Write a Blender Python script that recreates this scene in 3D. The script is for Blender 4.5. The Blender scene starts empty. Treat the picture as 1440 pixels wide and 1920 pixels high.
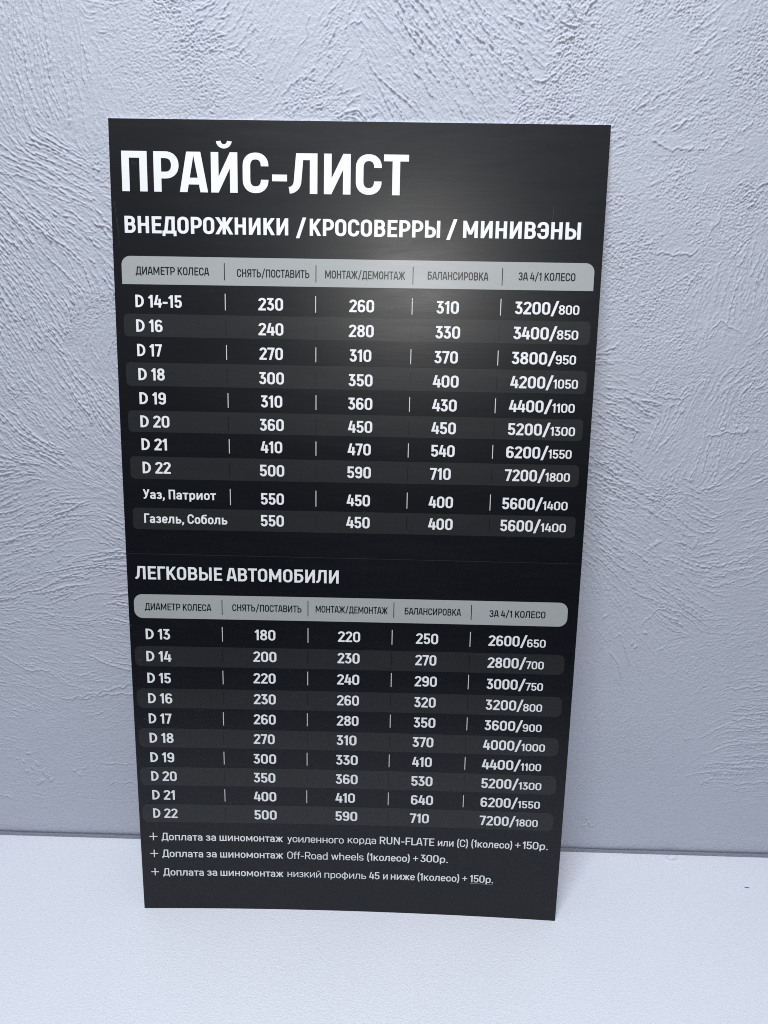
# A black tyre-service price board leaning on a white plastered wall, standing on a white tabletop.
import bpy, math
import numpy as np
from mathutils import Matrix, Vector
from mathutils.geometry import delaunay_2d_cdt

scene = bpy.context.scene
COL = scene.collection

# ------------------------------------------------------------------ camera
cam_d = bpy.data.cameras.new("camera")
cam_d.sensor_fit = 'VERTICAL'
cam_d.sensor_height = 36.0
cam_d.lens = 1331.0 / 1920.0 * 36.0
cam_d.clip_start = 0.01
cam_d.clip_end = 60.0
cam = bpy.data.objects.new("camera", cam_d)
COL.objects.link(cam)
cx = Vector((0.99962551, 0.02176514, 0.01658691))
cy = Vector((-0.02235988, 0.30020585, 0.95361233))
cz = Vector((0.01577602, -0.95362609, 0.3005801))
cam.matrix_world = Matrix(((cx[0], cy[0], cz[0], 0.29544), (cx[1], cy[1], cz[1], -0.67578),
                           (cx[2], cy[2], cz[2], 0.72736), (0, 0, 0, 1)))
scene.camera = cam

# ------------------------------------------------------------------ light of the room
world = bpy.data.worlds.new("World")
scene.world = world
world.use_nodes = True
wn, wl = world.node_tree.nodes, world.node_tree.links
wn.clear()
w_out = wn.new('ShaderNodeOutputWorld')
w_bg = wn.new('ShaderNodeBackground')
w_tc = wn.new('ShaderNodeTexCoord')
w_sep = wn.new('ShaderNodeSeparateXYZ')
w_map = wn.new('ShaderNodeMapRange')
w_map.inputs['From Min'].default_value = -1.0
w_map.inputs['From Max'].default_value = 1.0
w_ramp = wn.new('ShaderNodeValToRGB')
el = w_ramp.color_ramp.elements
el[0].position, el[0].color = 0.0, (0.012, 0.013, 0.016, 1)
el[1].position, el[1].color = 1.0, (0.80, 0.86, 1.0, 1)
for p, v in ((0.46, 0.012), (0.52, 0.05), (0.60, 0.45), (0.68, 0.85), (0.80, 0.95)):
    e = el.new(p)
    e.color = (v * 0.93, v * 0.97, v * 1.06, 1)
wl.new(w_tc.outputs['Generated'], w_sep.inputs[0])
wl.new(w_sep.outputs['Z'], w_map.inputs['Value'])
wl.new(w_map.outputs[0], w_ramp.inputs[0])
wl.new(w_ramp.outputs[0], w_bg.inputs['Color'])
w_bg.inputs['Strength'].default_value = 0.42
wl.new(w_bg.outputs[0], w_out.inputs[0])


def area(name, loc, target, size, size_y, power, color):
    d = bpy.data.lights.new(name, 'AREA')
    d.shape = 'ELLIPSE' if size_y is None else 'RECTANGLE'
    d.size = size
    d.size_y = size_y or size
    d.energy = power
    d.color = color
    o = bpy.data.objects.new(name, d)
    COL.objects.link(o)
    o.location = loc
    o.rotation_euler = (Vector(target) - Vector(loc)).to_track_quat('-Z', 'Y').to_euler()
    return o


area("work_lamp", (0.322, -0.78, 1.015), (0.28, 0.10, 0.58), 0.11, None, 2.6, (1.0, 0.985, 0.945))
area("ceiling_lamp", (0.14, -0.68, 2.1), (0.27, -0.05, 0.2), 0.55, 0.16, 24.5, (0.93, 0.965, 1.0))

scene.view_settings.view_transform = 'Standard'
scene.view_settings.look = 'None'
scene.view_settings.exposure = 0.09
scene.view_settings.gamma = 1.0
scene.view_settings.use_curve_mapping = False
scene.cycles.max_bounces = 8
scene.cycles.filter_width = 1.0
scene.cycles.use_denoising = False

# ------------------------------------------------------------------ places
BW, BH, BT = 0.5, 0.8919, 0.004          # board width, height, thickness
LEAN = math.radians(7.23)
WALL_Y = BH * math.sin(LEAN) + BT * math.cos(LEAN)


# ------------------------------------------------------------------ materials
def mat(name):
    m = bpy.data.materials.new(name)
    m.use_nodes = True
    nt = m.node_tree
    return m, nt, nt.nodes['Principled BSDF']


def noise(nt, vec, scale, detail=3.0, rough=0.55, dist=0.0):
    n = nt.nodes.new('ShaderNodeTexNoise')
    n.inputs['Scale'].default_value = scale
    n.inputs['Detail'].default_value = detail
    n.inputs['Roughness'].default_value = rough
    n.inputs['Distortion'].default_value = dist
    if vec is not None:
        nt.links.new(vec, n.inputs['Vector'])
    return n


def math_node(nt, op, a, b=None, c=None):
    n = nt.nodes.new('ShaderNodeMath')
    n.operation = op
    for i, v in enumerate((a, b, c)):
        if v is None:
            continue
        if isinstance(v, (int, float)):
            n.inputs[i].default_value = v
        else:
            nt.links.new(v, n.inputs[i])
    return n.outputs[0]


def mapping(nt, scale, rot=(0, 0, 0)):
    tc = nt.nodes.new('ShaderNodeTexCoord')
    mp = nt.nodes.new('ShaderNodeMapping')
    mp.inputs['Scale'].default_value = scale
    mp.inputs['Rotation'].default_value = rot
    nt.links.new(tc.outputs['Object'], mp.inputs['Vector'])
    return mp.outputs[0]


def mix_col(nt, fac, a, b):
    n = nt.nodes.new('ShaderNodeMix')
    n.data_type = 'RGBA'
    nt.links.new(fac, n.inputs['Factor'])
    for sock, v in ((n.inputs[6], a), (n.inputs[7], b)):
        if isinstance(v, tuple):
            sock.default_value = (*v, 1)
        else:
            nt.links.new(v, sock)
    return n.outputs[2]


def film(name, col, rough=0.33, mottle=0.18, dust=True):
    """Printed self-adhesive film: ink colour, satin laminate with faint squeegee streaks, a few dust specks."""
    m, nt, b = mat(name)
    # the laminate's surface
    streak = noise(nt, mapping(nt, (28, 420, 1), (0, 0, math.radians(-7))), 1.0, 3.0, 0.6)
    wipe = noise(nt, mapping(nt, (11, 75, 1), (0, 0, math.radians(12))), 1.0, 5.0, 0.62, 0.8)
    weave = noise(nt, mapping(nt, (900, 700, 1)), 1.0, 2.0, 0.6)
    patch = noise(nt, mapping(nt, (5, 7, 1)), 1.0, 3.0, 0.5)
    hgt = math_node(nt, 'MULTIPLY', streak.outputs[0], 0.16)
    hgt = math_node(nt, 'MULTIPLY_ADD', weave.outputs[0], 0.10, hgt)
    hgt = math_node(nt, 'MULTIPLY_ADD', wipe.outputs[0], 0.5, hgt)
    bump = nt.nodes.new('ShaderNodeBump')
    bump.inputs['Strength'].default_value = 0.12
    bump.inputs['Distance'].default_value = 0.0009
    nt.links.new(hgt, bump.inputs['Height'])
    nt.links.new(bump.outputs[0], b.inputs['Normal'])
    r = math_node(nt, 'MULTIPLY_ADD', wipe.outputs[0], 0.12, rough - 0.08)
    r = math_node(nt, 'MULTIPLY_ADD', patch.outputs[0], 0.10, r)
    nt.links.new(r, b.inputs['Roughness'])
    # ink: slight print mottle
    fine = noise(nt, mapping(nt, (1400, 1100, 1)), 1.0, 2.0, 0.7)
    f = math_node(nt, 'MULTIPLY_ADD', fine.outputs[0], mottle * 2, 1.0 - mottle)
    f = math_node(nt, 'MULTIPLY_ADD', patch.outputs[0], 0.16, math_node(nt, 'SUBTRACT', f, 0.08))
    vm = nt.nodes.new('ShaderNodeVectorMath')
    vm.operation = 'SCALE'
    vm.inputs[0].default_value = col
    nt.links.new(f, vm.inputs['Scale'])
    c = vm.outputs[0]
    if dust:
        vor = nt.nodes.new('ShaderNodeTexVoronoi')
        vor.inputs['Scale'].default_value = 1.0
        nt.links.new(mapping(nt, (30, 30, 0)), vor.inputs['Vector'])
        sp = nt.nodes.new('ShaderNodeSeparateColor')
        nt.links.new(vor.outputs['Color'], sp.inputs[0])
        near = math_node(nt, 'LESS_THAN', vor.outputs['Distance'],
                         math_node(nt, 'MULTIPLY_ADD', sp.outputs[1], 0.017, 0.004))
        few = math_node(nt, 'GREATER_THAN', sp.outputs[0], 0.74)
        fac = math_node(nt, 'MULTIPLY', math_node(nt, 'MULTIPLY', near, few), 0.6)
        c = mix_col(nt, fac, c, (0.55, 0.56, 0.58))
    nt.links.new(c, b.inputs['Base Color'])
    b.inputs['Specular IOR Level'].default_value = 0.36
    return m


M_BLACK = film("black_film", (0.0030, 0.0040, 0.0066))
M_BAND = film("charcoal_band_print", (0.0185, 0.0195, 0.0215))
M_HEAD = film("silver_grey_print", (0.36, 0.375, 0.38), mottle=0.05, dust=False)
M_WHITE = film("white_print", (0.80, 0.81, 0.83), mottle=0.02, dust=False)
M_DIV = film("white_line_print", (0.62, 0.63, 0.64), mottle=0.02, dust=False)
M_INK = film("black_ink_print", (0.006, 0.006, 0.008), dust=False)
M_SEAM = film("film_overlap", (0.022, 0.023, 0.025), dust=False)
M_SCR = film("scuffed_film", (0.10, 0.10, 0.105), dust=False)

M_PVC, _nt, _b = mat("white_foamed_pvc")
_b.inputs['Base Color'].default_value = (0.78, 0.79, 0.81, 1)
_b.inputs['Roughness'].default_value = 0.6

# plaster
M_WALL, nt, b = mat("painted_plaster")
n1 = noise(nt, mapping(nt, (1, 1, 1)), 700.0, 3.0, 0.65)
n2 = noise(nt, mapping(nt, (1, 1, 1)), 7.0, 4.0, 0.55)
n3 = noise(nt, mapping(nt, (1, 1, 1)), 260.0, 3.0, 0.6)
fac = math_node(nt, 'MULTIPLY_ADD', n1.outputs[0], 0.35, math_node(nt, 'MULTIPLY', n2.outputs[0], 0.65))
nt.links.new(mix_col(nt, fac, (0.455, 0.485, 0.565), (0.525, 0.552, 0.628)), b.inputs['Base Color'])
b.inputs['Roughness'].default_value = 0.62
b.inputs['Specular IOR Level'].default_value = 0.35
bp = nt.nodes.new('ShaderNodeBump')
bp.inputs['Strength'].default_value = 0.55
bp.inputs['Distance'].default_value = 0.0013
nt.links.new(math_node(nt, 'MULTIPLY_ADD', n3.outputs[0], 1.0, math_node(nt, 'MULTIPLY', n1.outputs[0], 0.5)), bp.inputs['Height'])
nt.links.new(bp.outputs[0], b.inputs['Normal'])

# tabletop: white, finely pebbled laminate
M_TABLE, nt, b = mat("white_pebbled_laminate")
t1 = noise(nt, mapping(nt, (1, 1, 1)), 420.0, 3.0, 0.6)
t2 = noise(nt, mapping(nt, (1, 1, 1)), 9.0, 3.0, 0.5)
t3 = noise(nt, mapping(nt, (1, 1, 1)), 900.0, 2.0, 0.6)
fac = math_node(nt, 'MULTIPLY_ADD', t1.outputs[0], 0.6, math_node(nt, 'MULTIPLY', t2.outputs[0], 0.4))
nt.links.new(mix_col(nt, fac, (0.735, 0.765, 0.845), (0.85, 0.875, 0.94)), b.inputs['Base Color'])
b.inputs['Roughness'].default_value = 0.42
bp = nt.nodes.new('ShaderNodeBump')
bp.inputs['Strength'].default_value = 0.8
bp.inputs['Distance'].default_value = 0.0011
nt.links.new(math_node(nt, 'MULTIPLY_ADD', t1.outputs[0], 1.0, math_node(nt, 'MULTIPLY', t3.outputs[0], 0.5)), bp.inputs['Height'])
nt.links.new(bp.outputs[0], b.inputs['Normal'])


# ------------------------------------------------------------------ mesh helpers
def link_mesh(name, verts, faces, mats, parent=None, smooth=False, mat_idx=None):
    me = bpy.data.meshes.new(name)
    me.from_pydata(verts, [], faces)
    for m in (mats if isinstance(mats, (list, tuple)) else [mats]):
        me.materials.append(m)
    if mat_idx is not None:
        me.polygons.foreach_set('material_index', mat_idx)
    if smooth:
        me.polygons.foreach_set('use_smooth', [True] * len(me.polygons))
    me.update()
    o = bpy.data.objects.new(name, me)
    COL.objects.link(o)
    if parent is not None:
        o.parent = parent
    return o


def empty(name, parent=None):
    o = bpy.data.objects.new(name, None)
    o.empty_display_size = 0.05
    COL.objects.link(o)
    if parent is not None:
        o.parent = parent
    return o


CP = [(-0.071,0.941,-86,25,0.6),(-0.099,0.895,-75,25,0.6),(0.057,0.961,1,4,0.75),(0.069,0.911,9,4,0.75),(0.134,0.935,18,4,0.8),(0.171,0.971,71,22,0.35),(0.183,0.935,69,20,0.4),(0.233,0.963,56,12,0.6),(0.212,0.903,27,5,0.8),(0.264,0.945,-54,35,1),(0.31,0.963,-55,35,1),(0.307,0.909,-50,30,0.95),(0.359,0.923,-52,20,0.8),(0.408,0.964,-44,12,0.7),(0.447,0.924,39,5,0.75),(0.511,0.957,39,6,0.7),(0.576,0.926,35,7,0.65),(0.621,0.967,40,7,0.65),(0.56,0.855,25,5,0.65),(0.633,0.865,31,6,0.65),(0.543,0.779,26,5,0.65),(0.553,0.7,32,6,0.65),(0.609,0.775,54,7,0.6),(0.655,0.734,84,16,0.6),(0.635,0.679,78,16,0.5),(0.687,0.646,45,8,0.6),(0.615,0.621,72,14,0.55),(0.661,0.586,81,22,0.7),(0.602,0.549,67,18,0.7),(0.536,0.596,-23,20,0.8),(0.563,0.523,-26,24,0.95),(0.558,0.458,-34,22,0.9),(0.63,0.473,-28,15,0.8),(0.696,0.487,24,10,0.6),(0.688,0.421,18,10,0.6),(0.656,0.379,-36,26,0.7),(0.608,0.405,-38,22,0.6),(0.544,0.355,-66,20,0.25),(0.585,0.283,-57,18,0.25),(0.727,0.338,13,8,0.4),(0.672,0.27,37,6,0.28),(0.651,0.184,44,5,0.25),(0.759,0.227,2,28,0.5),(0.779,0.132,2,28,0.55),(0.574,0.141,38,5,0.18),(0.557,0.229,78,12,0.2),(0.664,0.086,27,6,0.15),(0.707,0.035,2,20,0.07),(0.6,0.032,2,20,0.06),(0.797,0.047,2,20,0.08),(-0.082,0.856,-26,32,0.95),(-0.037,0.822,-20,32,0.9),(-0.106,0.806,-40,28,0.9),(-0.012,0.872,-85,10,0.35),(-0.019,0.787,-40,15,0.7),(-0.095,0.759,-54,42,1),(-0.048,0.722,-59,42,1),(-0.029,0.689,64,20,0.4),(-0.109,0.66,-63,45,1),(-0.06,0.62,-59,40,1),(-0.041,0.572,-59,30,0.8),(-0.12,0.576,-54,30,0.9),(-0.101,0.527,-26,25,0.85),(-0.046,0.522,-43,18,0.6),(-0.132,0.481,23,40,1),(-0.077,0.469,15,40,1),(-0.041,0.45,-32,18,0.7),(-0.115,0.421,18,40,1),(-0.058,0.402,10,30,0.9),(-0.146,0.379,26,28,0.85),(-0.09,0.352,14,20,0.7),(-0.155,0.314,-10,20,0.7),(-0.069,0.301,-15,18,0.55),(-0.164,0.246,-22,14,0.5),(-0.084,0.225,13,16,0.4),(-0.173,0.174,-16,8,0.35),(-0.091,0.161,2,6,0.25),(-0.183,0.099,2,6,0.3),(-0.119,0.093,24,7,0.25),(-0.07,0.086,2,10,0.15),(-0.164,0.022,2,30,0.07),(-0.076,0.021,14,15,0.05),(0.266,0.801,-47,20,0.8),(0.269,0.578,-19,20,0.8),(0.272,0.311,13,15,0.5),(0.275,0.072,2,10,0.2)]
ACC = [[(0.586,0.384),(0.603,0.376),(0.631,0.368),(0.661,0.347),(0.675,0.332)],[(0.631,0.368),(0.613,0.359),(0.6,0.342)],[(0.617,0.39),(0.636,0.378),(0.66,0.354),(0.676,0.344)],[(0.604,0.391),(0.621,0.383),(0.631,0.368)],[(0.593,0.439),(0.602,0.444),(0.608,0.451)],[(0.63,0.453),(0.634,0.463),(0.626,0.468)],[(0.647,0.44),(0.65,0.454),(0.65,0.47)],[(-0.118,0.835),(-0.086,0.829),(-0.067,0.824)],[(-0.067,0.824),(-0.048,0.819),(-0.026,0.809)],[(-0.098,0.858),(-0.073,0.842),(-0.063,0.836),(-0.042,0.824),(-0.025,0.816)],[(-0.116,0.851),(-0.095,0.844),(-0.069,0.832)],[(-0.092,0.78),(-0.084,0.777),(-0.08,0.779),(-0.082,0.786)],[(-0.128,0.214),(-0.084,0.225),(-0.038,0.239)],[(-0.105,0.216),(-0.07,0.224),(-0.035,0.226)],[(-0.197,0.275),(-0.169,0.256),(-0.142,0.256)],[(-0.085,0.278),(-0.056,0.264),(-0.036,0.26)],[(-0.232,0.063),(-0.221,0.062),(-0.217,0.057)],[(-0.08,0.088),(-0.048,0.09)],[(-0.088,0.119),(-0.045,0.119)],[(0.628,0.69),(0.632,0.693),(0.636,0.694),(0.637,0.701)],[(0.643,0.574),(0.658,0.579),(0.677,0.581)],[(0.58,0.62),(0.601,0.616),(0.618,0.62)],[(0.601,0.826),(0.604,0.833)],[(0.613,0.786),(0.619,0.799),(0.622,0.806)],[(0.561,0.767),(0.594,0.766),(0.604,0.771)],[(0.545,0.872),(0.565,0.864),(0.585,0.867)],[(0.64,0.701),(0.647,0.695),(0.662,0.688)],[(0.675,0.538),(0.689,0.547),(0.701,0.56)],[(0.192,0.949),(0.2,0.962),(0.202,0.976)],[(0.259,0.985),(0.264,0.981),(0.274,0.97),(0.282,0.963)],[(0.243,0.969),(0.251,0.974),(0.259,0.965)],[(0.722,0.255),(0.766,0.262)],[(0.729,0.226),(0.772,0.229)],[(0.734,0.198),(0.777,0.203)],[(0.74,0.175),(0.781,0.179)],[(0.747,0.139),(0.787,0.143)],[(0.751,0.114),(0.792,0.119)],[(0.732,0.211),(0.775,0.214)],[(0.741,0.157),(0.784,0.16)],[(0.566,0.301),(0.578,0.286),(0.583,0.268)],[(0.57,0.323),(0.576,0.327),(0.583,0.309),(0.59,0.29)]]
LU = [(-0.183,0.131,0.0035),(-0.192,0.118,0.0029),(-0.174,0.115,0.0041),(-0.181,0.108,0.0035),(-0.167,0.102,0.0047),(-0.162,0.096,0.0047),(-0.174,0.087,0.0059),(-0.159,0.09,0.0041),(-0.19,0.103,0.0029),(-0.125,0.106,0.0029),(-0.119,0.1,0.0035),(-0.112,0.11,0.0024),(0.566,0.046,0.0035),(0.559,0.041,0.0029),(0.562,0.052,0.0024),(0.57,0.041,0.0029),(0.591,0.315,0.0024),(0.596,0.311,0.0024),(0.605,0.33,0.0024),(0.554,0.351,0.0024),(0.687,0.259,0.0024),(0.675,0.18,0.0024),(0.68,0.182,0.0018),(0.68,0.58,0.0029),(0.686,0.583,0.0029),(0.696,0.584,0.0029),(0.661,0.589,0.0024),(0.659,0.583,0.0024),(0.205,0.931,0.0024),(0.265,0.892,0.0029),(0.233,0.915,0.0024),(0.612,0.603,0.0029),(0.599,0.609,0.0024),(0.536,0.721,0.0024),(0.617,0.521,0.0024),(-0.078,0.571,0.0024),(-0.082,0.583,0.0024),(-0.072,0.59,0.0024),(-0.065,0.822,0.0024),(0.603,0.446,0.0029),(0.597,0.443,0.0024)]

# ------------------------------------------------------------------ the wall: trowelled plaster as real relief
def build_wall():
    rng = np.random.default_rng(11)
    P = 0.00065
    x0, x1, z0, z1 = -0.36, 0.93, -0.012, 1.07
    nx, nz = int((x1 - x0) / P), int((z1 - z0) / P)

    fx = np.fft.fftfreq(nx)[None, :]
    fz = np.fft.fftfreq(nz)[:, None]
    k2 = fx * fx + fz * fz

    def blur(a, s):
        return np.real(np.fft.ifft2(np.fft.fft2(a) * np.exp(-2 * np.pi ** 2 * s * s * k2)))

    def unit(a):
        a = a - a.mean()
        return a / a.std()

    # trowel direction, stroke length and strength spread from the places where they are known
    st = 10
    gx = np.arange(0, nx + st, st)
    gz = np.arange(0, nz + st, st)
    X, Z = np.meshgrid(x0 + gx * P, z0 + gz * P)
    # ragged borders between the strokes
    Xw = X + 0.010 * np.sin(Z * 61 + 2.0 * np.sin(X * 43)) + 0.005 * np.sin(Z * 173 + X * 97)
    Zw = Z + 0.010 * np.sin(X * 67 + 1.7 * np.sin(Z * 39)) + 0.005 * np.sin(X * 181 - Z * 88)
    acc = np.zeros((5,) + X.shape)
    for px, pz, ang, L, am in CP:
        w = 1.0 / ((Xw - px) ** 2 + (Zw - pz) ** 2 + 0.016 ** 2) ** 2.6
        a = math.radians(2 * ang)
        acc += w * np.array([1, math.cos(a), math.sin(a), L, am])[:, None, None]
    acc = acc[1:] / acc[0]
    ix, iz = np.arange(nx) / st, np.arange(nz) / st

    def up(a):
        i0, j0 = iz.astype(int), ix.astype(int)
        u, v = (iz - i0)[:, None], (ix - j0)[None, :]
        a00, a01 = a[i0][:, j0], a[i0][:, j0 + 1]
        a10, a11 = a[i0 + 1][:, j0], a[i0 + 1][:, j0 + 1]
        return (a00 * (1 - v) + a01 * v) * (1 - u) + (a10 * (1 - v) + a11 * v) * u

    c2, s2, L, A = [up(a) for a in acc]
    theta = 0.5 * np.arctan2(s2, c2)
    flow = theta.copy()
    theta += unit(blur(rng.standard_normal((nz, nx)), 14)) * 0.17 + unit(blur(rng.standard_normal((nz, nx)), 5)) * 0.10
    A = A * np.clip(1.0 + 0.28 * unit(blur(rng.standard_normal((nz, nx)), 18)), 0.25, 1.7)
    L = L * np.clip(1.0 + 0.35 * unit(blur(rng.standard_normal((nz, nx)), 22)), 0.3, 1.8)
    white = rng.standard_normal((nz, nx))
    t = np.clip((L - 6) / 9, 0, 1)
    base = unit(blur(white, 0.9)) * (1 - t) + unit(blur(white, 1.7)) * t
    base = base.astype(np.float32)
    dx, dz = np.cos(theta).astype(np.float32), np.sin(theta).astype(np.float32)
    Leff = (np.maximum(L, 2.0) * 0.5 / (P * 1000)).astype(np.float32)
    JJ, II = np.meshgrid(np.arange(nx, dtype=np.float32), np.arange(nz, dtype=np.float32))
    out = base.copy()
    flat = base.ravel()
    step = 1.6
    for sgn in (1, -1):
        pi, pj = II.copy(), JJ.copy()
        hx, hz = dx * sgn, dz * sgn
        for k in range(1, 20):
            pj = np.clip(pj + hx * step, 0, nx - 1)
            pi = np.clip(pi + hz * step, 0, nz - 1)
            idx = (pi + 0.5).astype(np.int32).clip(0, nz - 1) * nx + (pj + 0.5).astype(np.int32).clip(0, nx - 1)
            out += flat[idx] * np.exp(-(k * step / Leff) ** 2)
            nhx, nhz = dx.ravel()[idx], dz.ravel()[idx]
            flip = np.sign(nhx * hx + nhz * hz)
            flip[flip == 0] = 1
            hx, hz = nhx * flip, nhz * flip
    n = out / np.sqrt(blur(out * out, 16) + 1e-6)
    w = 0.24 + 0.16 * (1 - t)
    ridge = np.exp(-(n / w) ** 2)
    gate = np.clip(0.75 + 0.45 * unit(blur(rng.standard_normal((nz, nx)), 4.5)), 0.05, 1.4)
    h = A * (t * (0.10 * ridge * gate + 0.07 * np.tanh(n)) + (1 - t) * 0.35 * ridge * gate)
    h = blur(h, 0.6)
    # crumbly, felted-over plaster between the strokes
    worm = unit(blur(white, 0.9) - 0.85 * blur(white, 1.9)) + 0.22 * n
    h += A * (1 - t) * 0.34 * np.clip(worm, -0.8, 1.7)
    pebble = unit(blur(rng.standard_normal((nz, nx)), 0.95))
    h += (0.04 + 0.10 * A * (1 - 0.8 * t)) * pebble
    h += 0.25 * unit(blur(rng.standard_normal((nz, nx)), 45)) * 1.0
    h += 0.08 * unit(blur(rng.standard_normal((nz, nx)), 9)) * np.clip(A * 2, 0.15, 1)

    # the ridges a trowel pulls up: stream lines of the stroke direction, stopping where they run into each other
    cell = 0.0021
    cw, chh = int((x1 - x0) / cell) + 4, int((z1 - z0) / cell) + 4
    occ = np.zeros((chh, cw), np.int32).tolist()
    sub = 4
    tl, al, ll = flow[::sub, ::sub].tolist(), A[::sub, ::sub].tolist(), L[::sub, ::sub].tolist()
    mi_, mj_ = len(tl) - 1, len(tl[0]) - 1
    parts_ = []
    for gap in (0.0088, 0.0085):
        sx_, sz_ = np.meshgrid(np.arange(x0, x1, gap), np.arange(z0, z1, gap))
        q = np.stack([sx_.ravel(), sz_.ravel()], 1) + rng.uniform(-gap / 2, gap / 2, (sx_.size, 2))
        rng.shuffle(q)
        parts_.append(q)
    n_long = len(parts_[0])
    seeds = np.concatenate(parts_)
    rnd = rng.random((len(seeds), 6)).tolist()
    RX, RZ, RH, RW = [], [], [], []
    ds = 0.0006
    for sid, ((px, pz), rr) in enumerate(zip(seeds.tolist(), rnd), 1):
        i, j = min(int((pz - z0) / P / sub), mi_), min(int((px - x0) / P / sub), mj_)
        if i < 0 or j < 0 or i > mi_ or j > mj_:
            continue
        a0, l0 = al[i][j], ll[i][j]
        if rr[0] > min(1.0, 0.06 + max(l0 - 6.0, 0.0) / 12.0) or a0 < 0.1:
            continue
        reach = 0.001 * min(l0, 38) * (0.7 + 1.6 * rr[1]) * (1.0 if sid <= n_long else 0.55)
        hgt = a0 * (0.45 + 1.25 * rr[2] ** 1.6) * (1.0 if sid <= n_long else 0.7)
        wid = 0.00075 + 0.00035 * rr[3]
        line = []
        for sg in (1, -1):
            x, z, d, ph = px, pz, 0.0, rr[4] * 6.28
            hx_, hz_ = None, None
            part_ = []
            while d < reach:
                i, j = int((z - z0) / P / sub), int((x - x0) / P / sub)
                if i < 0 or j < 0 or i > mi_ or j > mj_:
                    break
                ci, cj = int((z - z0) / cell), int((x - x0) / cell)
                o_ = occ[ci][cj]
                if o_ and o_ != sid and d > 0.0012:
                    part_.append((x, z, hgt * 0.8, wid))
                    break
                occ[ci][cj] = sid
                th_ = tl[i][j] + 0.34 * math.sin(d * 560 + ph) * (1.35 - min(l0, 30) / 30) + 0.16 * math.sin(d * 130 + 2.1 * ph) + 0.30 * (rr[5] - 0.5)
                ux, uz = math.cos(th_), math.sin(th_)
                if hx_ is None:
                    ux, uz = ux * sg, uz * sg
                elif ux * hx_ + uz * hz_ < 0:
                    ux, uz = -ux, -uz
                hx_, hz_ = ux, uz
                f_ = 1 - (d / reach) ** 3
                part_.append((x, z, hgt * f_ * (0.8 + 0.3 * math.sin(d * 900 + 3 * ph)), wid))
                x, z, d = x + ux * ds, z + uz * ds, d + ds
            line += part_
        if len(line) < 5:
            continue
        for q in line:
            RX.append(q[0]); RZ.append(q[1]); RH.append(q[2]); RW.append(q[3])
    RX, RZ, RH, RW = (np.array(v) for v in (RX, RZ, RH, RW))
    rid = np.zeros((nz, nx))
    bj, bi = np.rint((RX - x0) / P).astype(int), np.rint((RZ - z0) / P).astype(int)
    for oi in range(-4, 5):
        for oj in range(-4, 5):
            qi, qj = bi + oi, bj + oj
            ok = (qi >= 0) & (qj >= 0) & (qi < nz) & (qj < nx)
            d2 = (x0 + qj * P - RX) ** 2 + (z0 + qi * P - RZ) ** 2
            np.maximum.at(rid, (qi[ok], qj[ok]), (RH * np.exp(-d2 / RW ** 2))[ok])
    h += 1.15 * blur(rid, 0.3)

    # single long ridges and lumps left by the trowel
    def splat(fun, bx0, bx1, bz0, bz1):
        a, b2 = int((bx0 - x0) / P), int((bx1 - x0) / P) + 1
        c, d = int((bz0 - z0) / P), int((bz1 - z0) / P) + 1
        a, c, b2, d = max(a, 0), max(c, 0), min(b2, nx), min(d, nz)
        if a >= b2 or c >= d:
            return
        xx, zz = np.meshgrid(x0 + np.arange(a, b2) * P, z0 + np.arange(c, d) * P)
        h[c:d, a:b2] = np.maximum(h[c:d, a:b2], fun(xx, zz) + h[c:d, a:b2] * 0.45)

    for line in ACC:
        for (ax, az), (bx, bz) in zip(line[:-1], line[1:]):
            def f(xx, zz):
                wob = 0.0011 * np.sin(xx * 310 + zz * 190) + 0.0007 * np.sin(xx * 720 - zz * 530)
                xx = xx + wob
                zz = zz - wob
                vx, vz = bx - ax, bz - az
                q = np.clip(((xx - ax) * vx + (zz - az) * vz) / (vx * vx + vz * vz), 0, 1)
                d = np.hypot(xx - ax - q * vx, zz - az - q * vz)
                return 0.85 * np.exp(-(d / 0.0011) ** 2)
            m = 0.005
            splat(f, min(ax, bx) - m, max(ax, bx) + m, min(az, bz) - m, max(az, bz) + m)
    for lx, lz, r in LU:
        ph = rng.uniform(0, 6.28)

        def f(xx, zz):
            an = np.arctan2(zz - lz, xx - lx)
            rr = np.hypot(xx - lx, zz - lz) * (1 + 0.3 * np.sin(2 * an + ph) + 0.2 * np.sin(5 * an - ph))
            return 1.15 * np.clip(1 - (rr / (r * 0.85)) ** 2, 0, None) ** 0.7
        splat(f, lx - 2 * r, lx + 2 * r, lz - 2 * r, lz + 2 * r)

    # the lowest strip was smoothed flat and falls back into the joint behind the tabletop
    zz = z0 + np.arange(nz) * P
    # the relief runs out into plain plaster outside the worked area
    ex = np.minimum(np.arange(nx), np.arange(nx)[::-1]) * P
    ez = (nz - 1 - np.arange(nz)) * P
    h *= np.clip(ex / 0.03, 0, 1)[None, :] * np.clip(ez / 0.03, 0, 1)[:, None]
    h -= (2.6 * np.exp(-np.clip(zz, 0, None) / 0.0042))[:, None]
    h *= 0.001 * 1.18

    # coarse continuation of the wall beyond the picture
    ext_x0 = np.linspace(-1.7, x0 - 0.02, 30)
    ext_x1 = np.linspace(x1 + 0.02, 2.3, 30)
    ext_z0 = np.linspace(-0.78, z0 - 0.02, 14)
    ext_z1 = np.linspace(z1 + 0.02, 2.4, 28)
    xs = np.concatenate([ext_x0, x0 + np.arange(nx) * P, ext_x1])
    zs = np.concatenate([ext_z0, z0 + np.arange(nz) * P, ext_z1])
    hh = np.pad(h, ((len(ext_z0), len(ext_z1)), (len(ext_x0), len(ext_x1))), mode='edge')
    NX, NZ = len(xs), len(zs)
    co = np.empty((NZ, NX, 3), np.float32)
    co[..., 0] = xs[None, :]
    co[..., 1] = WALL_Y + 0.0006 - hh
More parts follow.
